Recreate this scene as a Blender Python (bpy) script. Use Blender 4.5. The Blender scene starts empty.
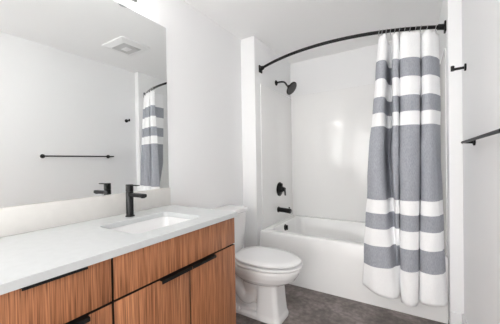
import bpy, bmesh, math, random
from mathutils import Vector, Matrix

random.seed(4)
scene = bpy.context.scene
COL = scene.collection
PI = math.pi

# ------------------------------------------------------------------ camera
FW = Vector((-0.52715311, 0.84970015, -0.01092084))
RT = Vector((0.84973132, 0.52696225, -0.01635465))
UP = Vector((0.00814168, 0.01790119, 0.99980661))
cam_data = bpy.data.cameras.new('camera')
cam = bpy.data.objects.new('camera', cam_data)
COL.objects.link(cam)
rot = Matrix((RT, UP, -FW)).transposed().to_4x4()
cam.matrix_world = Matrix.Translation((1.46706, -0.9266, 1.16217)) @ rot
cam_data.sensor_width = 36.0
cam_data.sensor_fit = 'HORIZONTAL'
cam_data.lens = 260.71 / 500 * 36
cam_data.shift_y = 1.92 / 500
cam_data.clip_start = 0.02
scene.camera = cam

# ------------------------------------------------------------------ world, lights, exposure
world = bpy.data.worlds.new('world')
scene.world = world
world.use_nodes = True
world.node_tree.nodes['Background'].inputs['Color'].default_value = (1.0, 0.985, 0.965, 1)
world.node_tree.nodes['Background'].inputs['Strength'].default_value = 3.9
TUBE_STRENGTH = 24.0       # glow of the vanity light's glass
DISC_STRENGTH = 6.5        # glow of the added ceiling fill lamp
vs = scene.view_settings
vs.view_transform = 'Standard'
vs.look = 'None'
vs.gamma = 1.0
vs.use_curve_mapping = False
vs.exposure = 0.36
scene.cycles.max_bounces = 16
scene.cycles.diffuse_bounces = 14
scene.cycles.glossy_bounces = 6
scene.cycles.use_denoising = True

# ------------------------------------------------------------------ materials
def new_mat(name):
    m = bpy.data.materials.new(name)
    m.use_nodes = True
    nt = m.node_tree
    return m, nt, nt.nodes['Principled BSDF']

def N(nt, t, **kw):
    n = nt.nodes.new(t)
    for k, v in kw.items():
        setattr(n, k, v)
    return n

def plain(name, col, rough=0.5, metal=0.0, spec=0.5, coat=0.0, bump=0.0, bscale=200.0, var=0.0, vscale=4.0):
    m, nt, b = new_mat(name)
    b.inputs['Base Color'].default_value = (*col, 1)
    b.inputs['Roughness'].default_value = rough
    b.inputs['Metallic'].default_value = metal
    b.inputs['Specular IOR Level'].default_value = spec
    b.inputs['Coat Weight'].default_value = coat
    b.inputs['Coat Roughness'].default_value = 0.05
    tc = N(nt, 'ShaderNodeTexCoord')
    if bump:
        n = N(nt, 'ShaderNodeTexNoise')
        n.inputs['Scale'].default_value = bscale
        n.inputs['Detail'].default_value = 3
        nt.links.new(tc.outputs['Object'], n.inputs['Vector'])
        bp = N(nt, 'ShaderNodeBump')
        bp.inputs['Strength'].default_value = bump
        bp.inputs['Distance'].default_value = 0.002
        nt.links.new(n.outputs['Fac'], bp.inputs['Height'])
        nt.links.new(bp.outputs['Normal'], b.inputs['Normal'])
    if var:
        n = N(nt, 'ShaderNodeTexNoise')
        n.inputs['Scale'].default_value = vscale
        n.inputs['Detail'].default_value = 6
        nt.links.new(tc.outputs['Object'], n.inputs['Vector'])
        r = N(nt, 'ShaderNodeValToRGB')
        r.color_ramp.elements[0].position = 0.3
        r.color_ramp.elements[1].position = 0.7
        r.color_ramp.elements[0].color = (*[c * (1 - var) for c in col], 1)
        r.color_ramp.elements[1].color = (*[min(1, c * (1 + var)) for c in col], 1)
        nt.links.new(n.outputs['Fac'], r.inputs['Fac'])
        nt.links.new(r.outputs['Color'], b.inputs['Base Color'])
    return m

M_WALL = plain('wall_paint', (0.87, 0.875, 0.88), 0.55, bump=0.08, bscale=350, spec=0.3)
M_CEIL = plain('ceiling_paint', (0.91, 0.91, 0.91), 0.8, bump=0.1, bscale=260, spec=0.2)
M_TRIM = plain('trim_paint', (0.84, 0.845, 0.85), 0.35, var=0.01)
M_ACRYL = plain('white_acrylic', (0.90, 0.90, 0.895), 0.16, coat=0.3, bump=0.02, bscale=40)
M_CERAM = plain('white_ceramic', (0.83, 0.83, 0.83), 0.07, coat=0.4, var=0.005)
M_SEAT = plain('white_seat_plastic', (0.85, 0.855, 0.86), 0.22, var=0.005)
M_QUARTZ = plain('quartz', (0.62, 0.64, 0.645), 0.25, var=0.02, vscale=30)
M_SPLASH = plain('backsplash_stone', (0.69, 0.675, 0.65), 0.3, var=0.02, vscale=25)
M_BLACK = plain('matte_black_metal', (0.007, 0.007, 0.0074), 0.38, spec=0.28, metal=0.0, bump=0.02)
M_BRONZE = plain('dark_gunmetal', (0.022, 0.022, 0.023), 0.25, metal=0.6, bump=0.02)
M_NOZZLE = plain('dark_grey_rubber', (0.075, 0.075, 0.075), 0.5, var=0.05)
M_CHROME = plain('chrome', (0.75, 0.75, 0.76), 0.15, metal=1.0, var=0.01)
M_PLASTIC = plain('white_plastic', (0.86, 0.86, 0.86), 0.4, var=0.005)
M_GRILLE = plain('pale_grey_plastic', (0.62, 0.62, 0.62), 0.5, var=0.01)
M_GAP = plain('painted_gap_shade', (0.02, 0.013, 0.01), 0.8, var=0.05)  # near-black colour standing in for the shade between cabinet fronts

def mirror_mat():
    m, nt, b = new_mat('mirror_silver')
    b.inputs['Base Color'].default_value = (0.90, 0.915, 0.91, 1)
    b.inputs['Metallic'].default_value = 1.0
    b.inputs['Roughness'].default_value = 0.0
    return m
M_MIRROR = mirror_mat()

def glow_mat(name, col, strength):
    m, nt, b = new_mat(name)
    b.inputs['Base Color'].default_value = (0.9, 0.9, 0.9, 1)
    b.inputs['Emission Color'].default_value = (*col, 1)
    b.inputs['Emission Strength'].default_value = strength
    return m
M_TUBE = glow_mat('lit_frosted_glass', (1.0, 0.985, 0.96), TUBE_STRENGTH)
M_DISC = glow_mat('lit_ceiling_diffuser', (1.0, 0.985, 0.965), DISC_STRENGTH)

def wood_mat():
    m, nt, b = new_mat('walnut_veneer')
    tc = N(nt, 'ShaderNodeTexCoord')
    oi = N(nt, 'ShaderNodeObjectInfo')
    add = N(nt, 'ShaderNodeVectorMath', operation='ADD')
    sc = N(nt, 'ShaderNodeVectorMath', operation='SCALE')
    sc.inputs['Scale'].default_value = 3.0
    cb = N(nt, 'ShaderNodeCombineXYZ')
    for k in ('X', 'Y', 'Z'):
        nt.links.new(oi.outputs['Random'], cb.inputs[k])
    nt.links.new(cb.outputs[0], sc.inputs[0])
    nt.links.new(tc.outputs['Object'], add.inputs[0])
    nt.links.new(sc.outputs[0], add.inputs[1])
    mp = N(nt, 'ShaderNodeMapping')
    mp.inputs['Scale'].default_value = (38, 38, 1.0)
    nt.links.new(add.outputs[0], mp.inputs['Vector'])
    n1 = N(nt, 'ShaderNodeTexNoise')
    n1.inputs['Scale'].default_value = 1.0
    n1.inputs['Detail'].default_value = 3
    n1.inputs['Distortion'].default_value = 0.6
    nt.links.new(mp.outputs[0], n1.inputs['Vector'])
    mp2 = N(nt, 'ShaderNodeMapping')
    mp2.inputs['Scale'].default_value = (300, 300, 5.0)
    nt.links.new(add.outputs[0], mp2.inputs['Vector'])
    n2 = N(nt, 'ShaderNodeTexNoise')
    n2.inputs['Scale'].default_value = 1.0
    n2.inputs['Detail'].default_value = 4
    nt.links.new(mp2.outputs[0], n2.inputs['Vector'])
    r1 = N(nt, 'ShaderNodeValToRGB')
    e = r1.color_ramp.elements
    e[0].position = 0.28; e[0].color = (0.36, 0.138, 0.060, 1)
    e[1].position = 0.72; e[1].color = (0.58, 0.256, 0.120, 1)
    x = e.new(0.5); x.color = (0.47, 0.194, 0.088, 1)
    nt.links.new(n1.outputs['Fac'], r1.inputs['Fac'])
    r2 = N(nt, 'ShaderNodeValToRGB')
    e = r2.color_ramp.elements
    e[0].position = 0.33; e[0].color = (0.36, 0.33, 0.31, 1)
    e[1].position = 0.60; e[1].color = (1.12, 1.12, 1.12, 1)
    nt.links.new(n2.outputs['Fac'], r2.inputs['Fac'])
    mx = N(nt, 'ShaderNodeMix', data_type='RGBA', blend_type='MULTIPLY')
    mx.inputs['Factor'].default_value = 1.0
    nt.links.new(r1.outputs['Color'], mx.inputs['A'])
    nt.links.new(r2.outputs['Color'], mx.inputs['B'])
    nt.links.new(mx.outputs['Result'], b.inputs['Base Color'])
    b.inputs['Roughness'].default_value = 0.42
    b.inputs['Specular IOR Level'].default_value = 0.35
    return m
M_WOOD = wood_mat()

def floor_mat():
    m, nt, b = new_mat('dark_stone_vinyl')
    tc = N(nt, 'ShaderNodeTexCoord')
    n1 = N(nt, 'ShaderNodeTexNoise')
    n1.inputs['Scale'].default_value = 5.0
    n1.inputs['Detail'].default_value = 9
    n1.inputs['Roughness'].default_value = 0.68
    n1.inputs['Distortion'].default_value = 0.5
    nt.links.new(tc.outputs['Object'], n1.inputs['Vector'])
    n2 = N(nt, 'ShaderNodeTexNoise')
    n2.inputs['Scale'].default_value = 28.0
    n2.inputs['Detail'].default_value = 5
    nt.links.new(tc.outputs['Object'], n2.inputs['Vector'])
    mix = N(nt, 'ShaderNodeMix', data_type='FLOAT')
    mix.inputs['Factor'].default_value = 0.35
    nt.links.new(n1.outputs['Fac'], mix.inputs['A'])
    nt.links.new(n2.outputs['Fac'], mix.inputs['B'])
    r = N(nt, 'ShaderNodeValToRGB')
    e = r.color_ramp.elements
    e[0].position = 0.36; e[0].color = (0.085, 0.070, 0.066, 1)
    e[1].position = 0.64; e[1].color = (0.31, 0.268, 0.252, 1)
    x = e.new(0.5); x.color = (0.175, 0.147, 0.139, 1)
    nt.links.new(mix.outputs['Result'], r.inputs['Fac'])
    nt.links.new(r.outputs['Color'], b.inputs['Base Color'])
    b.inputs['Roughness'].default_value = 0.45
    b.inputs['Specular IOR Level'].default_value = 0.4
    bp = N(nt, 'ShaderNodeBump')
    bp.inputs['Strength'].default_value = 0.15
    bp.inputs['Distance'].default_value = 0.002
    nt.links.new(n2.outputs['Fac'], bp.inputs['Height'])
    nt.links.new(bp.outputs['Normal'], b.inputs['Normal'])
    return m
M_FLOOR = floor_mat()

BANDS = [1.875, 1.742, 1.610, 1.496, 1.399, 0.866, 0.766, 0.654, 0.530, 0.378]
def curtain_mat():
    """woven white cotton with grey bands across it (height in the curtain's own space)"""
    m, nt, b = new_mat('striped_cotton')
    tc = N(nt, 'ShaderNodeTexCoord')
    sp = N(nt, 'ShaderNodeSeparateXYZ')
    nt.links.new(tc.outputs['Object'], sp.inputs[0])
    total = None
    zs = sorted(BANDS)
    for i, z in enumerate(zs):
        g = N(nt, 'ShaderNodeMath', operation='GREATER_THAN')
        g.inputs[1].default_value = z
        nt.links.new(sp.outputs['Z'], g.inputs[0])
        mu = N(nt, 'ShaderNodeMath', operation='MULTIPLY')
        mu.inputs[1].default_value = 1.0 if i % 2 == 0 else -1.0
        nt.links.new(g.outputs[0], mu.inputs[0])
        if total is None:
            total = mu
        else:
            a = N(nt, 'ShaderNodeMath', operation='ADD')
            nt.links.new(total.outputs[0], a.inputs[0])
            nt.links.new(mu.outputs[0], a.inputs[1])
            total = a
    mp = N(nt, 'ShaderNodeMapping')
    mp.inputs['Scale'].default_value = (260, 260, 60)
    nt.links.new(tc.outputs['Object'], mp.inputs['Vector'])
    n = N(nt, 'ShaderNodeTexNoise')
    n.inputs['Scale'].default_value = 1.0
    n.inputs['Detail'].default_value = 4
    nt.links.new(mp.outputs[0], n.inputs['Vector'])
    rg = N(nt, 'ShaderNodeValToRGB')
    e = rg.color_ramp.elements
    e[0].position = 0.3; e[0].color = (0.31, 0.325, 0.36, 1)
    e[1].position = 0.7; e[1].color = (0.43, 0.445, 0.485, 1)
    nt.links.new(n.outputs['Fac'], rg.inputs['Fac'])
    rw = N(nt, 'ShaderNodeValToRGB')
    e = rw.color_ramp.elements
    e[0].position = 0.3; e[0].color = (0.90, 0.905, 0.915, 1)
    e[1].position = 0.7; e[1].color = (0.95, 0.955, 0.96, 1)
    nt.links.new(n.outputs['Fac'], rw.inputs['Fac'])
    mx = N(nt, 'ShaderNodeMix', data_type='RGBA')
    nt.links.new(total.outputs[0], mx.inputs['Factor'])
    nt.links.new(rw.outputs['Color'], mx.inputs['A'])
    nt.links.new(rg.outputs['Color'], mx.inputs['B'])
    nt.links.new(mx.outputs['Result'], b.inputs['Base Color'])
    b.inputs['Roughness'].default_value = 0.9
    b.inputs['Specular IOR Level'].default_value = 0.1
    bp = N(nt, 'ShaderNodeBump')
    bp.inputs['Strength'].default_value = 0.25
    bp.inputs['Distance'].default_value = 0.001
    nt.links.new(n.outputs['Fac'], bp.inputs['Height'])
    nt.links.new(bp.outputs['Normal'], b.inputs['Normal'])
    return m
M_CLOTH = curtain_mat()

# ------------------------------------------------------------------ mesh helpers
def box(bm, lo, hi, bevel=0.0, seg=2):
    vs_ = [bm.verts.new((x, y, z)) for x in (lo[0], hi[0]) for y in (lo[1], hi[1]) for z in (lo[2], hi[2])]
    idx = [(0, 1, 3, 2), (4, 6, 7, 5), (0, 4, 5, 1), (2, 3, 7, 6), (0, 2, 6, 4), (1, 5, 7, 3)]
    fs = [bm.faces.new([vs_[i] for i in q]) for q in idx]
    if bevel:
        es = list({e for f in fs for e in f.edges})
        bmesh.ops.bevel(bm, geom=es, offset=bevel, segments=seg, profile=0.5, affect='EDGES')

def loft(bm, rings, cap0=True, cap1=True, closed=True):
    vr = [[bm.verts.new(p) for p in r] for r in rings]
    n = len(vr[0])
    for a, b in zip(vr, vr[1:]):
        for i in range(n if closed else n - 1):
            j = (i + 1) % n
            bm.faces.new((a[i], a[j], b[j], b[i]))
    if cap0:
        bm.faces.new(list(reversed(vr[0])))
    if cap1:
        bm.faces.new(vr[-1])
    return vr

def frame_axes(d):
    d = d.normalized()
    h = Vector((0, 0, 1)) if abs(d.z) < 0.9 else Vector((1, 0, 0))
    a = d.cross(h).normalized()
    return a, d.cross(a).normalized()

def lathe(bm, base, axis, prof, n=28):
    """prof = [(distance along axis, radius)]"""
    base = Vector(base); axis = Vector(axis).normalized()
    a, b = frame_axes(axis)
    rings = []
    for t, r in prof:
        rings.append([base + axis * t + (a * math.cos(2 * PI * i / n) + b * math.sin(2 * PI * i / n)) * max(r, 1e-4) for i in range(n)])
    loft(bm, rings)

def tube(bm, pts, r, n=14):
    pts = [Vector(p) for p in pts]
    rings = []
    a = None
    for i, p in enumerate(pts):
        d = (pts[min(i + 1, len(pts) - 1)] - pts[max(i - 1, 0)]).normalized()
        if a is None:
            a, b = frame_axes(d)
        else:
            a = (a - d * a.dot(d)).normalized()
            b = d.cross(a)
        rr = r[i] if isinstance(r, (list, tuple)) else r
        rings.append([p + (a * math.cos(2 * PI * k / n) + b * math.sin(2 * PI * k / n)) * rr for k in range(n)])
    loft(bm, rings)

def catmull(pts, per=6):
    pts = [Vector(p) for p in pts]
    out = []
    for i in range(len(pts) - 1):
        p0 = pts[max(i - 1, 0)]; p1 = pts[i]; p2 = pts[i + 1]; p3 = pts[min(i + 2, len(pts) - 1)]
        for k in range(per):
            t = k / per
            out.append(0.5 * ((2 * p1) + (p2 - p0) * t + (2 * p0 - 5 * p1 + 4 * p2 - p3) * t * t + (3 * p1 - p0 - 3 * p2 + p3) * t ** 3))
    out.append(pts[-1])
    return out

def rrect(x0, x1, y0, y1, r, z, n=8):
    out = []
    for cx, cy, a0 in ((x1 - r, y1 - r, 0), (x0 + r, y1 - r, PI / 2), (x0 + r, y0 + r, PI), (x1 - r, y0 + r, 1.5 * PI)):
        for i in range(n + 1):
            a = a0 + PI / 2 * i / n
            out.append(Vector((cx + r * math.cos(a), cy + r * math.sin(a), z)))
    return out

def obj(name, bm, mat, parent=None, smooth=False, loc=None):
    bmesh.ops.recalc_face_normals(bm, faces=bm.faces)
    me = bpy.data.meshes.new(name)
    bm.to_mesh(me); bm.free()
    me.materials.append(mat)
    o = bpy.data.objects.new(name, me)
    COL.objects.link(o)
    if smooth:
        for p in me.polygons:
            p.use_smooth = True
        try:
            me.set_sharp_from_angle(angle=math.radians(38))
        except Exception:
            pass
    if parent is not None:
        o.parent = parent
        o.matrix_parent_inverse = Matrix.Translation(-Vector(parent.location))
    return o

def tag(o, label, cat, group=None):
    o['label'] = label; o['category'] = cat
    if group:
        o['group'] = group
    return o

def thing(name, label, cat, loc):
    o = bpy.data.objects.new(name, None)
    o.empty_display_size = 0.05
    COL.objects.link(o)
    o.location = loc
    return tag(o, label, cat)

def struct(name, bm, mat, smooth=False):
    o = obj(name, bm, mat, None, smooth)
    o['kind'] = 'structure'
    return o

def boxobj(name, lo, hi, mat, parent=None, bevel=0.0, seg=2, structure=False):
    bm = bmesh.new()
    box(bm, lo, hi, bevel, seg)
    o = obj(name, bm, mat, parent, smooth=bevel > 0)
    if structure:
        o['kind'] = 'structure'
    return o

# ------------------------------------------------------------------ setting
W, H = 1.757, 2.395            # room width, ceiling height
AL, AR = 0.162, 1.682          # plumbing wall and far end wall of the tub alcove
YR, YB = 1.293, 2.194          # face of the alcove returns, back wall
YF = -2.7                     # the room stands open behind the camera
T = 0.12
boxobj('floor', (-T, YF - T, -0.1), (W + T, YB + T, 0), M_FLOOR, structure=True)
boxobj('ceiling', (-T, YF - T, H), (W + T, YB + T, H + 0.1), M_CEIL, structure=True)
boxobj('wall_left', (-T, YF - T, 0), (0, YB + T, H), M_WALL, structure=True)
boxobj('wall_right', (W, YF - T, 0), (W + T, YB + T, H), M_WALL, structure=True)
boxobj('wall_back', (0, YB, 0), (W, YB + T, H), M_WALL, structure=True)
boxobj('wall_alcove_left', (0, YR, 0), (AL, YB, H), M_WALL, bevel=0.004, structure=True)
boxobj('wall_alcove_right', (AR, YR, 0), (W, YB, H), M_WALL, bevel=0.004, structure=True)
BBH = 0.118
def baseboard(name, lo, hi):
    boxobj(name, lo, hi, M_TRIM, bevel=0.005, seg=3, structure=True)
baseboard('baseboard_right', (W - 0.013, YF, 0), (W, YR, BBH))
bm = bmesh.new()
box(bm, (AR - 0.002, YR - 0.013, 0), (W - 0.013, YR, BBH), 0.005, 3)
struct('baseboard_alcove_right', bm, M_TRIM, True)
baseboard('baseboard_alcove_left', (0.0, YR - 0.013, 0), (AL, YR, BBH))
baseboard('baseboard_left', (0.0, 0.345, 0), (0.013, YR - 0.013, BBH))

# ------------------------------------------------------------------ bathtub and surround
TZ = 0.467
TY0 = 1.333
G = 0.004
tub = thing('bathtub', 'white acrylic alcove bathtub with a plain flat apron behind the curtain', 'bathtub', ((AL + AR) / 2, 1.76, 0))
bm = bmesh.new()
x0, x1, y0, y1 = AL + G, AR - G, TY0, YB - G
rings = [rrect(x0, x1, y0, y1, 0.012, 0.0),
         rrect(x0, x1, y0, y1, 0.012, TZ - 0.02),
         rrect(x0 + 0.002, x1 - 0.002, y0 + 0.003, y1 - 0.002, 0.014, TZ - 0.008),
         rrect(x0 + 0.006, x1 - 0.006, y0 + 0.010, y1 - 0.004, 0.016, TZ - 0.001),
         rrect(x0 + 0.02, x1 - 0.02, y0 + 0.025, y1 - 0.012, 0.02, TZ),
         rrect(x0 + 0.070, x1 - 0.10, y0 + 0.085, y1 - 0.045, 0.09, TZ - 0.004),
         rrect(x0 + 0.082, x1 - 0.115, y0 + 0.097, y1 - 0.055, 0.10, TZ - 0.02),
         rrect(x0 + 0.100, x1 - 0.19, y0 + 0.115, y1 - 0.072, 0.11, 0.25),
         rrect(x0 + 0.120, x1 - 0.25, y0 + 0.14, y1 - 0.10, 0.12, 0.12),
         rrect(x0 + 0.18, x1 - 0.33, y0 + 0.20, y1 - 0.16, 0.10, 0.075)]
loft(bm, rings)
obj('basin', bm, M_ACRYL, tub, True)
bm = bmesh.new()
lathe(bm, (x0 + 0.078, 1.765, 0.410), (1, 0, 0.12), [(0, 0.035), (0.008, 0.036), (0.014, 0.03), (0.016, 0.014), (0.03, 0.014), (0.032, 0)])
box(bm, (x0 + 0.10, 1.757, 0.385), (x0 + 0.116, 1.773, 0.437), 0.004)
ov = obj('overflow_cover', bm, M_BLACK, tub, True); ov['label'] = 'black overflow cover'
bm = bmesh.new()
lathe(bm, (x0 + 0.27, 1.76, 0.074), (0, 0, 1), [(0, 0.035), (0.006, 0.034), (0.008, 0)])
obj('drain', bm, M_BLACK, tub, True)

sur = thing('tub_surround', 'glossy white wall panels lining the alcove above the bathtub', 'tub surround', ((AL + AR) / 2, YB, TZ))
SZ = 1.945
def panel_left(xa, xb):
    bm = bmesh.new(); box(bm, (xa, 1.395, TZ + 0.001), (xb, YB - 0.009, SZ), 0.003, 3); return bm
obj('side_panel', panel_left(AL + 0.0005, AL + 0.008), M_ACRYL, sur, True)
obj('side_panel', panel_left(AR - 0.008, AR - 0.0005), M_ACRYL, sur, True)
bm = bmesh.new(); box(bm, (AL + 0.0005, YB - 0.0085, TZ + 0.001), (AR - 0.0005, YB - 0.0005, SZ + 0.03), 0.003, 3)
obj('back_panel', bm, M_ACRYL, sur, True)

# ------------------------------------------------------------------ shower fittings on the plumbing wall
PX = AL + 0.0082
sh = thing('shower_sprayer', 'round black shower head on a bent arm, high on the alcove wall', 'shower head', (AL, 1.767, 2.046))
bm = bmesh.new()
lathe(bm, (AL, 1.767, 2.046), (1, 0, 0), [(0, 0.03), (0.004, 0.031), (0.012, 0.022), (0.016, 0.0)])
obj('flange', bm, M_BLACK, sh, True)
hc = Vector((0.358, 1.757, 1.950)); hn = Vector((0.80, -0.06, -0.60)).normalized()
hb = hc - hn * 0.055
bm = bmesh.new()
tube(bm, catmull([(AL + 0.008, 1.767, 2.046), (AL + 0.06, 1.766, 2.047), (AL + 0.105, 1.764, 2.035), hb - hn * 0.02, hb], 6), 0.0095)
obj('arm', bm, M_BLACK, sh, True)
bm = bmesh.new()
lathe(bm, hb - hn * 0.006, hn, [(0, 0.011), (0.006, 0.017), (0.018, 0.019), (0.028, 0.016), (0.036, 0.03), (0.046, 0.062), (0.052, 0.074), (0.060, 0.076), (0.064, 0.073), (0.064, 0.0)], 36)
hd = obj('spray_head', bm, M_BLACK, sh, True)
bm = bmesh.new()
lathe(bm, hc + hn * 0.002, hn, [(0, 0.066), (0.003, 0.066), (0.004, 0.062), (0.0035, 0)], 36)
fa, fb = frame_axes(hn)
for rr, k in ((0.015, 6), (0.03, 12), (0.045, 18), (0.057, 22)):
    for i in range(k):
        a = 2 * PI * i / k
        lathe(bm, hc + hn * 0.005 + (fa * math.cos(a) + fb * math.sin(a)) * rr, hn, [(0, 0.0026), (0.004, 0.0018), (0.004, 0)], 6)
fp = obj('nozzle_plate', bm, M_NOZZLE, hd, True); fp['label'] = 'dark grey nozzle plate'

va = thing('shower_valve', 'round black shower valve plate with a lever handle', 'shower valve', (PX, 1.80, 0.834))
bm = bmesh.new()
lathe(bm, (PX, 1.80, 0.834), (1, 0, 0), [(0, 0.080), (0.004, 0.081), (0.010, 0.074), (0.014, 0.05), (0.016, 0)], 36)
obj('escutcheon', bm, M_BLACK, va, True)
bm = bmesh.new()
lathe(bm, (PX + 0.012, 1.80, 0.834), (1, 0, 0), [(0, 0.034), (0.03, 0.032), (0.034, 0.024), (0.055, 0.023), (0.06, 0.018), (0.06, 0)])
lathe(bm, (PX + 0.012, 1.80, 0.882), (1, 0, 0), [(0, 0.022), (0.022, 0.02), (0.026, 0.012), (0.026, 0)])
tube(bm, [(PX + 0.058, 1.80, 0.838), (PX + 0.070, 1.795, 0.81), (PX + 0.076, 1.79, 0.765)], [0.012, 0.011, 0.009])
obj('lever', bm, M_BLACK, va, True)
sp = thing('tub_spout', 'black tub spout above the rim, below the shower valve', 'tub spout', (PX, 1.76, 0.602))
bm = bmesh.new()
tube(bm, [(PX, 1.76, 0.606), (PX + 0.008, 1.76, 0.606), (PX + 0.010, 1.76, 0.606), (PX + 0.07, 1.76, 0.604), (PX + 0.125, 1.76, 0.600), (PX + 0.148, 1.76, 0.598), (PX + 0.155, 1.76, 0.597)],
     [0.033, 0.033, 0.027, 0.026, 0.027, 0.028, 0.022], 20)
obj('spout_body', bm, M_BLACK, sp, True)
bm = bmesh.new()
lathe(bm, (PX + 0.135, 1.76, 0.622), (0, 0, 1), [(0, 0.005), (0.012, 0.005), (0.013, 0.008), (0.02, 0.008), (0.021, 0)], 12)
obj('diverter_knob', bm, M_BLACK, sp, True)

# ------------------------------------------------------------------ curved shower rod
RZ = 2.094
rc, rh, bow = 0.922, 0.76, 0.225
def rod_y(x):
    return 1.40 - bow * (1 - ((x - rc) / rh) ** 2)
rod = thing('shower_curtain_rod', 'black curved shower rod bowed out over the bathtub', 'curtain rod', (rc, 1.40, RZ))
bm = bmesh.new()
n = 48
pts = [(AL + 0.012 + (AR - AL - 0.024) * i / n, 0, RZ) for i in range(n + 1)]
tube(bm, [(x, rod_y(x), z) for x, _, z in pts], 0.0125, 16)
obj('bar', bm, M_BLACK, rod, True)
for sx, xw in ((1, AL), (-1, AR)):
    bm = bmesh.new()
    xa, xb = sorted((xw, xw + sx * 0.012))
    box(bm, (xa, 1.40 - 0.03, RZ - 0.036), (xb, 1.40 + 0.03, RZ + 0.036), 0.004)
    yd = Vector((sx, -2 * bow / rh, 0)).normalized()
    lathe(bm, (xw + sx * 0.008, 1.397, RZ), yd, [(0, 0.021), (0.045, 0.019), (0.047, 0.0)], 20)
    obj('wall_flange', bm, M_BLACK, rod, True)

# ------------------------------------------------------------------ shower curtain
# plan of the folds at three heights: (x, y) of the same cloth threads
cur = thing('shower_curtain', 'white shower curtain with grey horizontal bands, gathered at the right of the bathtub', 'shower curtain', (1.45, 1.30, 0))
xs_top = [1.268, 1.289, 1.316, 1.322, 1.350, 1.357, 1.374, 1.394, 1.402, 1.406, 1.464, 1.522, 1.531, 1.541, 1.573, 1.603, 1.628, 1.645]
d_top  = [.010, -.030, -.016, .165, .170, .000, -.034, -.008, .100, -.008, -.040, -.010, .100, -.006, -.038, -.016, .012, .060]
xs_mid = [1.190, 1.236, 1.288, 1.302, 1.332, 1.346, 1.370, 1.389, 1.394, 1.397, 1.458, 1.513, 1.521, 1.527, 1.574, 1.608, 1.620, 1.645]
d_mid  = [.016, -.034, -.016, .145, .150, -.004, -.034, -.008, .095, -.008, -.046, -.012, .095, -.010, -.044, -.010, .030, .085]
xs_bot = [1.143, 1.222, 1.330, 1.366, 1.378, 1.380, 1.384, 1.390, 1.393, 1.397, 1.449, 1.494, 1.501, 1.512, 1.577, 1.641, 1.656, 1.664]
d_bot  = [.030, -.030, -.034, -.010, .020, .060, .080, .090, .095, -.010, -.050, -.016, .085, -.006, -.042, -.010, .020, .050]
def base_y(x, z):
    t = max(0.0, min(1.0, (2.07 - z) / 1.9))
    ytop = rod_y(max(1.26, min(1.645, x)))
    ybot = 1.165 + 0.075 * (x - 1.15) / 0.5
    s = t ** 0.8
    return ytop * (1 - s) + ybot * s
def plan(z):
    ztop, zmid, zbot = 2.05, 1.15, 0.18
    if z >= zmid:
        t = (z - zmid) / (ztop - zmid); A, dA, B, dB = xs_mid, d_mid, xs_top, d_top
    else:
        t = (zmid - z) / (zmid - zbot); A, dA, B, dB = xs_mid, d_mid, xs_bot, d_bot
    out = []
    for i in range(len(A)):
        x = A[i] * (1 - t) + B[i] * t
        d = dA[i] * (1 - t) + dB[i] * t
        out.append(Vector((x, base_y(x, z) + d, 0)))
    return catmull(out, 8)
NZ = 72
bm = bmesh.new()
rows = []
for k in range(NZ + 1):
    t = k / NZ
    zt = 2.066 * (1 - t) + 0.152 * t
    pl = plan(zt)
    row = []
    m_ = len(pl) - 1
    for i, p in enumerate(pl):
        u = i / m_
        z = zt
        z += -0.010 * (1 - t) * (0.5 - 0.5 * math.cos(2 * PI * u * 11)) * (1 if t < 0.03 else max(0, 1 - t * 6))
        z += 0.055 * math.exp(-(u / 0.07) ** 2) * t ** 3          # the free corner hangs higher
        z += 0.012 * math.sin(u * 9) * t ** 4
        wob = 0.003 * math.sin(9 * zt + 25 * u) + 0.002 * math.sin(23 * zt - 40 * u)
        y = min(p.y + wob, 1.318 if zt < 0.56 else 9)
        row.append(bm.verts.new((p.x + 0.6 * wob, y, z)))
    rows.append(row)
for a, b in zip(rows, rows[1:]):
    for i in range(len(a) - 1):
        bm.faces.new((a[i], a[i + 1], b[i + 1], b[i]))
cl = obj('cloth', bm, M_CLOTH, cur, True)
cl.parent = None
cl.location = (0, 0, 0)
cl.parent = cur
cl.matrix_parent_inverse = Matrix.Translation(-Vector(cur.location))
sol = cl.modifiers.new('thickness', 'SOLIDIFY'); sol.thickness = 0.0018; sol.offset = 0
hook_x = [1.272, 1.292, 1.318, 1.345, 1.373, 1.401, 1.434, 1.466, 1.500, 1.530, 1.570, 1.622]
for i, x in enumerate(hook_x):
    bm = bmesh.new()
    y = rod_y(x)
    ring = []
    for k in range(21):
        a = PI * (-0.5 + 1.85 * k / 20)
        ring.append((x + 0.004 * math.sin(a), y - 0.0165 * math.cos(a), RZ + 0.0165 * math.sin(a)))
    ring = [(x, y + 0.002, RZ - 0.05)] + [(x, y - 0.004, RZ - 0.03)] + ring
    tube(bm, ring, 0.0018, 6)
    obj('hook', bm, M_CHROME, cur, True)

# ------------------------------------------------------------------ vanity
VY0, VY1 = -0.748, 0.337
VX = 0.567                     # face of the doors
CZ, CT = 0.8624, 0.8355        # worktop top and underside
van = thing('vanity_cabinet', 'walnut veneer vanity cabinet with black edge pulls under the white worktop', 'vanity cabinet', (0.28, (VY0 + VY1) / 2, 0))
bm = bmesh.new()               # open-topped carcass so the sink bowl hangs inside it
cz0, cz1 = 0.10, CT - 0.001
box(bm, (0.004, VY0, cz0), (0.545, VY0 + 0.018, cz1)); box(bm, (0.004, VY1 - 0.018, cz0), (0.545, VY1, cz1))
box(bm, (0.004, -0.417, cz0 + 0.018), (0.50, -0.399, cz1))
box(bm, (0.004, VY0 + 0.018, cz0), (0.545, VY1 - 0.018, cz0 + 0.018)); box(bm, (0.004, VY0 + 0.018, cz0 + 0.018), (0.016, VY1 - 0.018, cz1))
obj('carcass', bm, M_WOOD, van)
bm = bmesh.new()               # front rails, coloured near-black for the shade in the gaps
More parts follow.
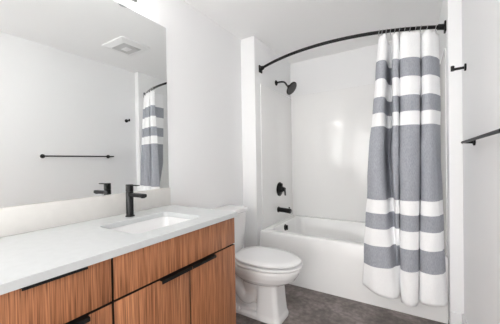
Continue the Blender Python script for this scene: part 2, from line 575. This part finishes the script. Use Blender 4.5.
box(bm, (0.505, VY0 + 0.018, 0.645), (0.520, VY1 - 0.018, 0.700)); box(bm, (0.505, VY0 + 0.018, 0.80), (0.520, VY1 - 0.018, cz1))
box(bm, (0.506, -0.44, cz0 + 0.018), (0.5205, -0.376, 0.645)); box(bm, (0.506, -0.44, 0.70), (0.5205, -0.376, 0.80)); box(bm, (0.505, VY0 + 0.018, 0.36), (0.520, -0.44, 0.415))
box(bm, (0.506, -0.06, cz0 + 0.018), (0.5205, -0.006, 0.645))
obj('front_rail', bm, M_GAP, van)
boxobj('toe_kick', (0.46, VY0, 0), (0.478, VY1, 0.0985), M_WOOD, van)
def front(name, ya, yb, za, zb):
    """veneered panel with gap shade painted dark on its four edges"""
    o = boxobj(name, (0.547, ya, za), (VX, yb, zb), M_WOOD, van, bevel=0.0006)
    o.data.materials.append(M_GAP)
    for p in o.data.polygons:
        if abs(p.normal.x) < 0.35:
            p.material_index = 1
    return o
def pull(parent, ya, yb, z, out=0.020, lip=0.012):
    """folded black strip hooked over the top edge of a front"""
    bm = bmesh.new()
    box(bm, (0.549, ya, z + 0.0002), (VX + out, yb, z + 0.0026), 0.0006)
    box(bm, (VX + out - 0.003, ya, z - lip), (VX + out, yb, z + 0.0015), 0.0006)
    p = obj(parent.name.split('.')[0].split('_')[0] + '_pull', bm, M_BLACK, parent)
    p.matrix_parent_inverse = parent.matrix_world.inverted() if False else Matrix.Identity(4)
    p['label'] = 'black metal edge pull'
    return p
ZG = 0.6725
GA = -0.408
d1 = front('drawer', VY0 + 0.001, GA - 0.004, ZG + 0.0045, 0.8285)
d2 = front('drawer', VY0 + 0.001, GA - 0.004, 0.391, ZG - 0.004)
d3 = front('drawer', VY0 + 0.001, GA - 0.004, 0.112, 0.386)
front('false_front', GA + 0.004, VY1, ZG + 0.0045, 0.8325)
o1 = front('door', GA + 0.004, -0.0365, 0.112, ZG - 0.004)
o2 = front('door', -0.0305, VY1, 0.112, ZG - 0.004)
for d, z in ((d1, 0.8285), (d2, ZG - 0.004), (d3, 0.386)):
    pull(d, -0.662, -0.494, z, 0.012 if d is d1 else 0.020, 0.005 if d is d1 else 0.012)
pull(o1, -0.209, -0.036, ZG - 0.004)
pull(o2, -0.031, 0.142, ZG - 0.004)

# worktop with a rounded cut-out
SX0, SX1, SY0, SY1 = 0.185, 0.482, -0.255, 0.150
bm = bmesh.new()
inner = lambda z, g=0.0: rrect(SX0 - g, SX1 + g, SY0 - g, SY1 + g, 0.035, z)
OX1, OY0, OY1 = 0.586, -0.762, 0.3435
def outer(z, g=0.0):
    out = []
    c = Vector(((SX0 + SX1) / 2, (SY0 + SY1) / 2, 0))
    ins = inner(z)
    nn = len(ins) // 4
    corners = [(OX1 - g, OY1 - g), (0.001 + g, OY1 - g), (0.001 + g, OY0 + g), (OX1 - g, OY0 + g)]
    for q in range(4):
        for i in range(nn):
            p = ins[q * nn + i]
            cx_, cy_ = corners[q]
            # fan each quarter of the rim on to its corner of the slab
            f = i / (nn - 1)
            if q == 0:   a, b = (cx_, p.y), (p.x, cy_)
            elif q == 1: a, b = (p.x, cy_), (cx_, p.y)
            elif q == 2: a, b = (cx_, p.y), (p.x, cy_)
            else:        a, b = (p.x, cy_), (cx_, p.y)
            if f < 0.5:
                s = f * 2; out.append(Vector((a[0] * (1 - s) + cx_ * s, a[1] * (1 - s) + cy_ * s, z)))
            else:
                s = (f - 0.5) * 2; out.append(Vector((cx_ * (1 - s) + b[0] * s, cy_ * (1 - s) + b[1] * s, z)))
    return out
loft(bm, [inner(CZ - 0.002), inner(CZ, 0.002), outer(CZ, 0.0015), outer(CZ - 0.0015), outer(CT), inner(CT), inner(CZ - 0.002)], False, False)
bmesh.ops.remove_doubles(bm, verts=bm.verts, dist=1e-5)
ct = obj('worktop', bm, M_QUARTZ)
tag(ct, 'white quartz worktop with a rectangular sink cut-out, on the walnut vanity', 'worktop')
bs = boxobj('backsplash', (0.001, OY0, CZ + 0.0005), (0.021, 0.336, 0.9835), M_SPLASH, None, bevel=0.0015)
tag(bs, 'low pale stone backsplash strip between worktop and mirror', 'backsplash')

sk = thing('sink', 'white rectangular undermount sink set in the worktop', 'sink', (0.333, -0.052, 0.70))
bm = bmesh.new()
def sr(g, z, r): return rrect(SX0 - g, SX1 + g, SY0 - g, SY1 + g, r, z)
loft(bm, [sr(0.02, CT - 0.001, 0.05), sr(0.004, CT - 0.001, 0.04), sr(0.001, CT - 0.004, 0.04), sr(-0.012, 0.755, 0.045), sr(-0.035, 0.715, 0.05), sr(-0.07, 0.705, 0.05)], False, True)
skb = obj('basin', bm, M_CERAM, sk, True)
so = skb.modifiers.new('wall', 'SOLIDIFY'); so.thickness = 0.009; so.offset = -1.0
bm = bmesh.new()
lathe(bm, (0.333, -0.052, 0.7055), (0, 0, 1), [(0, 0.03), (0.003, 0.03), (0.004, 0.02), (0.002, 0)])
obj('drain', bm, M_BLACK, sk, True)

fc = thing('faucet', 'black single lever faucet standing on the worktop behind the sink', 'faucet', (0.117, -0.040, CZ))
FX, FY = 0.117, -0.040
bm = bmesh.new()
lathe(bm, (FX, FY, CZ + 0.0005), (0, 0, 1), [(0, 0.0245), (0.005, 0.0245), (0.007, 0.022), (0.007, 0)], 32)
obj('base_ring', bm, M_BLACK, fc, True)
bm = bmesh.new()
lathe(bm, (FX, FY, CZ + 0.006), (0, 0, 1), [(0, 0.0200), (0.132, 0.0200), (0.134, 0.0185), (0.134, 0)], 32)
obj('column', bm, M_BRONZE, fc, True)
bm = bmesh.new()
rr_ = []
for x, z, hw, hh in ((FX, 0.985, 0.016, 0.010), (FX + 0.06, 0.985, 0.016, 0.010), (FX + 0.11, 0.9845, 0.0155, 0.010), (FX + 0.130, 0.9845, 0.015, 0.010), (FX + 0.133, 0.9845, 0.0135, 0.0085)):
    rr_.append([Vector((x, FY - p.x, z + p.y)) for p in rrect(-hw, hw, -hh, hh, 0.006, 0, 4)])
loft(bm, rr_)
lathe(bm, (FX + 0.118, FY, 0.976), (0, 0, -1), [(0, 0.011), (0.004, 0.010), (0.004, 0)], 16)
obj('spout', bm, M_BLACK, fc, True)
bm = bmesh.new()
lathe(bm, (FX, FY, CZ + 0.1415), (0, 0, 1), [(0, 0.0200), (0.036, 0.0200), (0.038, 0.0185), (0.038, 0)], 32)
box(bm, (FX + 0.005, FY - 0.009, CZ + 0.173), (FX + 0.082, FY + 0.009, CZ + 0.1785), 0.002)
obj('lever', bm, M_BLACK, fc, True)

# ------------------------------------------------------------------ mirror and lamps
mi = thing('wall_mirror', 'large frameless mirror on the wall above the backsplash', 'mirror', (0.0, -0.207, 0.984))
boxobj('glass', (0.001, -0.75, 0.984), (0.006, 0.335, 2.108), M_MIRROR, mi)
vl = thing('vanity_light', 'wall lamp with a row of lit glass shades above the mirror', 'wall lamp', (0.0, -0.20, 2.19))
bm = bmesh.new(); box(bm, (0.0005, -0.48, 2.203), (0.014, 0.080, 2.263), 0.004)
obj('wall_plate', bm, M_CHROME, vl, True)
for y in (-0.455, -0.203, 0.050):
    bm = bmesh.new()
    box(bm, (0.012, y - 0.006, 2.238), (0.046, y + 0.006, 2.250), 0.002)
    lathe(bm, (0.046, y, 2.234), (0, 0, 1), [(0, 0.028), (0.018, 0.028), (0.024, 0.020), (0.024, 0)], 24)
    obj('socket', bm, M_CHROME, vl, True)
    bm = bmesh.new()
    lathe(bm, (0.046, y, 2.156), (0, 0, 1), [(0, 0.028), (0.004, 0.031), (0.076, 0.031), (0.0775, 0.029), (0.0775, 0)], 24)
    obj('glass_shade', bm, M_TUBE, vl, True)
    bm = bmesh.new()
    lathe(bm, (0.046, y, 2.138), (0, 0, 1), [(0, 0.024), (0.003, 0.0315), (0.0175, 0.0325), (0.0175, 0)], 24)
    obj('end_cup', bm, M_CHROME, vl, True)
clp = thing('ceiling_lamp', 'added round ceiling lamp for fill light, out of view', 'ceiling lamp', (1.0, -0.55, H))  # added out of view to fill the room with light
bm = bmesh.new(); lathe(bm, (1.0, -0.55, H - 0.0005), (0, 0, -1), [(0, 0.20), (0.03, 0.20), (0.035, 0.19), (0.035, 0)], 40)
obj('housing', bm, M_PLASTIC, clp, True)
bm = bmesh.new(); lathe(bm, (1.0, -0.55, H - 0.036), (0, 0, -1), [(0, 0.185), (0.012, 0.18), (0.022, 0.14), (0.026, 0.0)], 40)
obj('diffuser', bm, M_DISC, clp, True)

# ------------------------------------------------------------------ exhaust fan cover (seen in the mirror)
vn = thing('exhaust_fan', 'square white exhaust fan cover on the ceiling, seen in the mirror', 'exhaust fan', (1.10, 0.75, H))
vx0, vx1, vy0, vy1 = 0.915, 1.285, 0.585, 0.915
bm = bmesh.new()
loft(bm, [rrect(vx0, vx1, vy0, vy1, 0.02, H - 0.0005), rrect(vx0, vx1, vy0, vy1, 0.02, H - 0.010), rrect(vx0 + 0.07, vx1 - 0.07, vy0 + 0.06, vy1 - 0.06, 0.012, H - 0.026), rrect(vx0 + 0.078, vx1 - 0.078, vy0 + 0.068, vy1 - 0.068, 0.01, H - 0.022)])
obj('cover', bm, M_PLASTIC, vn, True)
bm = bmesh.new()
gx0, gx1, gy0, gy1 = vx0 + 0.078, vx1 - 0.078, vy0 + 0.068, vy1 - 0.068
nsl = 12
for i in range(nsl):
    y = gy0 + (gy1 - gy0) * (i + 0.5) / nsl
    box(bm, (gx0, y - 0.005, H - 0.029), (gx1, y + 0.005, H - 0.0225), 0.001, 1)
gr = obj('grille', bm, M_GRILLE, vn, True); gr['label'] = 'pale grey slatted grille'
boxobj('lens', (1.055, 0.715, H - 0.033), (1.145, 0.785, H - 0.022), M_PLASTIC, gr, bevel=0.003).matrix_parent_inverse = Matrix.Identity(4)

# ------------------------------------------------------------------ towel bar and robe hook on the right wall
tb = thing('towel_bar', 'long black towel bar on the bare right-hand wall', 'towel bar', (W, 0.57, 1.245))
bm = bmesh.new()
bx = W - 0.047
tube(bm, [(bx, 0.198, 1.247), (bx, 0.948, 1.247)], 0.007, 16)
obj('bar', bm, M_BLACK, tb, True)
for y in (0.222, 0.900):
    bm = bmesh.new()
    lathe(bm, (W, y, 1.247), (-1, 0, 0), [(0, 0.021), (0.008, 0.021), (0.011, 0.010), (0.047, 0.0075), (0.049, 0)], 20)
    obj('post', bm, M_BLACK, tb, True)
rb = thing('robe_hook', 'small black robe hook on the wall beside the curtain', 'robe hook', (W, 1.157, 1.72))
bm = bmesh.new()
lathe(bm, (W, 1.157, 1.722), (-1, 0, 0), [(0, 0.022), (0.008, 0.022), (0.01, 0.010), (0.01, 0)], 20)
obj('wall_plate', bm, M_BLACK, rb, True)
bm = bmesh.new()
tube(bm, [(W - 0.008, 1.157, 1.720), (W - 0.07, 1.157, 1.718)], 0.0085, 12)
lathe(bm, (W - 0.066, 1.157, 1.709), (0, 0, 1), [(0, 0.010), (0.03, 0.010), (0.032, 0.008), (0.032, 0)], 14)
obj('arm', bm, M_BLACK, rb, True)

# ------------------------------------------------------------------ toilet
TY = 0.800
to = thing('toilet', 'white toilet with closed lid between the vanity and the bathtub', 'toilet', (0.40, TY, 0))
def egg(xb, xf, hw, z, n=48, pw=2.0, back=0.55):
    """rounded outline: blunt at the back (xb), long round nose at the front (xf)"""
    xm = xb + (xf - xb) * 0.46
    out = []
    for i in range(n):
        a = 2 * PI * i / n
        c, s = math.cos(a), math.sin(a)
        if c >= 0:
            x = xm + (xf - xm) * c
            y = hw * s
        else:
            e = 2 / 2.8
            x = xm - (xm - xb) * abs(c) ** e
            y = hw * (1 if s >= 0 else -1) * abs(s) ** (2 / 2.3)
        out.append(Vector((x, TY + y, z)))
    return out
bm = bmesh.new()
loft(bm, [egg(.34, .60, .060, .10), egg(.33, .64, .092, .25), egg(.31, .70, .128, .276), egg(.275, .752, .158, .306), egg(.257, .779, .176, .345), egg(.252, .790, .182, .374), egg(.254, .787, .178, .394)])
# front pedestal column
loft(bm, [rrect(.47, .672, TY - .108, TY + .108, .04, 0.0), rrect(.47, .671, TY - .107, TY + .107, .04, .02), rrect(.475, .660, TY - .100, TY + .100, .036, .045), rrect(.48, .650, TY - .096, TY + .096, .034, .14), rrect(.48, .644, TY - .094, TY + .094, .034, .24), rrect(.48, .644, TY - .094, TY + .094, .034, .30)])
# foot, rear deck and side trapway
loft(bm, [rrect(.17, .60, TY - .104, TY + .104, .05, 0.0), rrect(.17, .60, TY - .104, TY + .104, .05, .026), rrect(.19, .60, TY - .085, TY + .085, .05, .038)])
loft(bm, [rrect(.20, .50, TY - .050, TY + .050, .03, .03), rrect(.20, .50, TY - .050, TY + .050, .03, .26), rrect(.12, .50, TY - .105, TY + .105, .05, .32), rrect(.03, .48, TY - .135, TY + .135, .05, .36), rrect(.03, .46, TY - .145, TY + .145, .05, .392)])
for sgn in (-1, 1):
    tube(bm, catmull([(.49, TY + sgn * .035, .225), (.435, TY + sgn * .048, .15), (.38, TY + sgn * .052, .118), (.32, TY + sgn * .050, .16), (.275, TY + sgn * .048, .225), (.23, TY + sgn * .045, .235), (.20, TY + sgn * .045, .16), (.20, TY + sgn * .045, .03)], 6), .045, 16)
bowl = obj('bowl', bm, M_CERAM, to, True)
rm = bowl.modifiers.new('fuse', 'REMESH'); rm.mode = 'VOXEL'; rm.voxel_size = 0.006; rm.use_smooth_shade = True
sm = bowl.modifiers.new('soften', 'SMOOTH'); sm.factor = 0.5; sm.iterations = 3
def slab(name, rings, mat):
    bm = bmesh.new(); loft(bm, rings); return obj(name, bm, mat, to, True)
slab('seat', [egg(.32, .745, .145, .393), egg(.32, .745, .145, .4025), egg(.28, .800, .188, .403), egg(.278, .804, .191, .407), egg(.28, .803, .190, .415), egg(.29, .792, .180, .418)], M_SEAT)
slab('lid', [egg(.36, .70, .110, .417), egg(.36, .70, .110, .4300), egg(.284, .793, .182, .4305), egg(.281, .797, .185, .4335), egg(.282, .796, .184, .443), egg(.288, .788, .177, .448), egg(.33, .733, .135, .451), egg(.40, .65, .07, .452)], M_SEAT)
for s in (-1, 1):
    bm = bmesh.new(); box(bm, (.262, TY + s * .075 - .022, .400), (.298, TY + s * .075 + .022, .436), .006)
    obj('hinge', bm, M_SEAT, to, True)
bm = bmesh.new()
loft(bm, [rrect(.022, .205, TY - .175, TY + .175, .03, .395), rrect(.018, .215, TY - .185, TY + .185, .035, .42), rrect(.016, .226, TY - .205, TY + .205, .035, .60), rrect(.015, .230, TY - .213, TY + .213, .035, .722)])
obj('tank', bm, M_CERAM, to, True)
bm = bmesh.new()
loft(bm, [rrect(.013, .236, TY - .217, TY + .217, .03, .724), rrect(.010, .242, TY - .223, TY + .223, .032, .730), rrect(.010, .242, TY - .223, TY + .223, .032, .750), rrect(.014, .237, TY - .218, TY + .218, .03, .758), rrect(.03, .22, TY - .20, TY + .20, .03, .760)])
obj('tank_lid', bm, M_CERAM, to, True)
bm = bmesh.new()
lathe(bm, (.229, TY - .14, .665), (1, 0, 0), [(0, .012), (.014, .012), (.016, .009), (.016, 0)], 16)
tube(bm, [(.24, TY - .14, .665), (.246, TY - .10, .660), (.246, TY - .065, .652)], [.006, .006, .008], 10)
obj('flush_lever', bm, M_CHROME, to, True)
for s in (-1, 1):
    bm = bmesh.new(); lathe(bm, (.33, TY + s * .090, .030), (0, 0, 1), [(0, .014), (.012, .013), (.02, .008), (.022, 0)], 16)
    obj('bolt_cap', bm, M_SEAT, to, True)
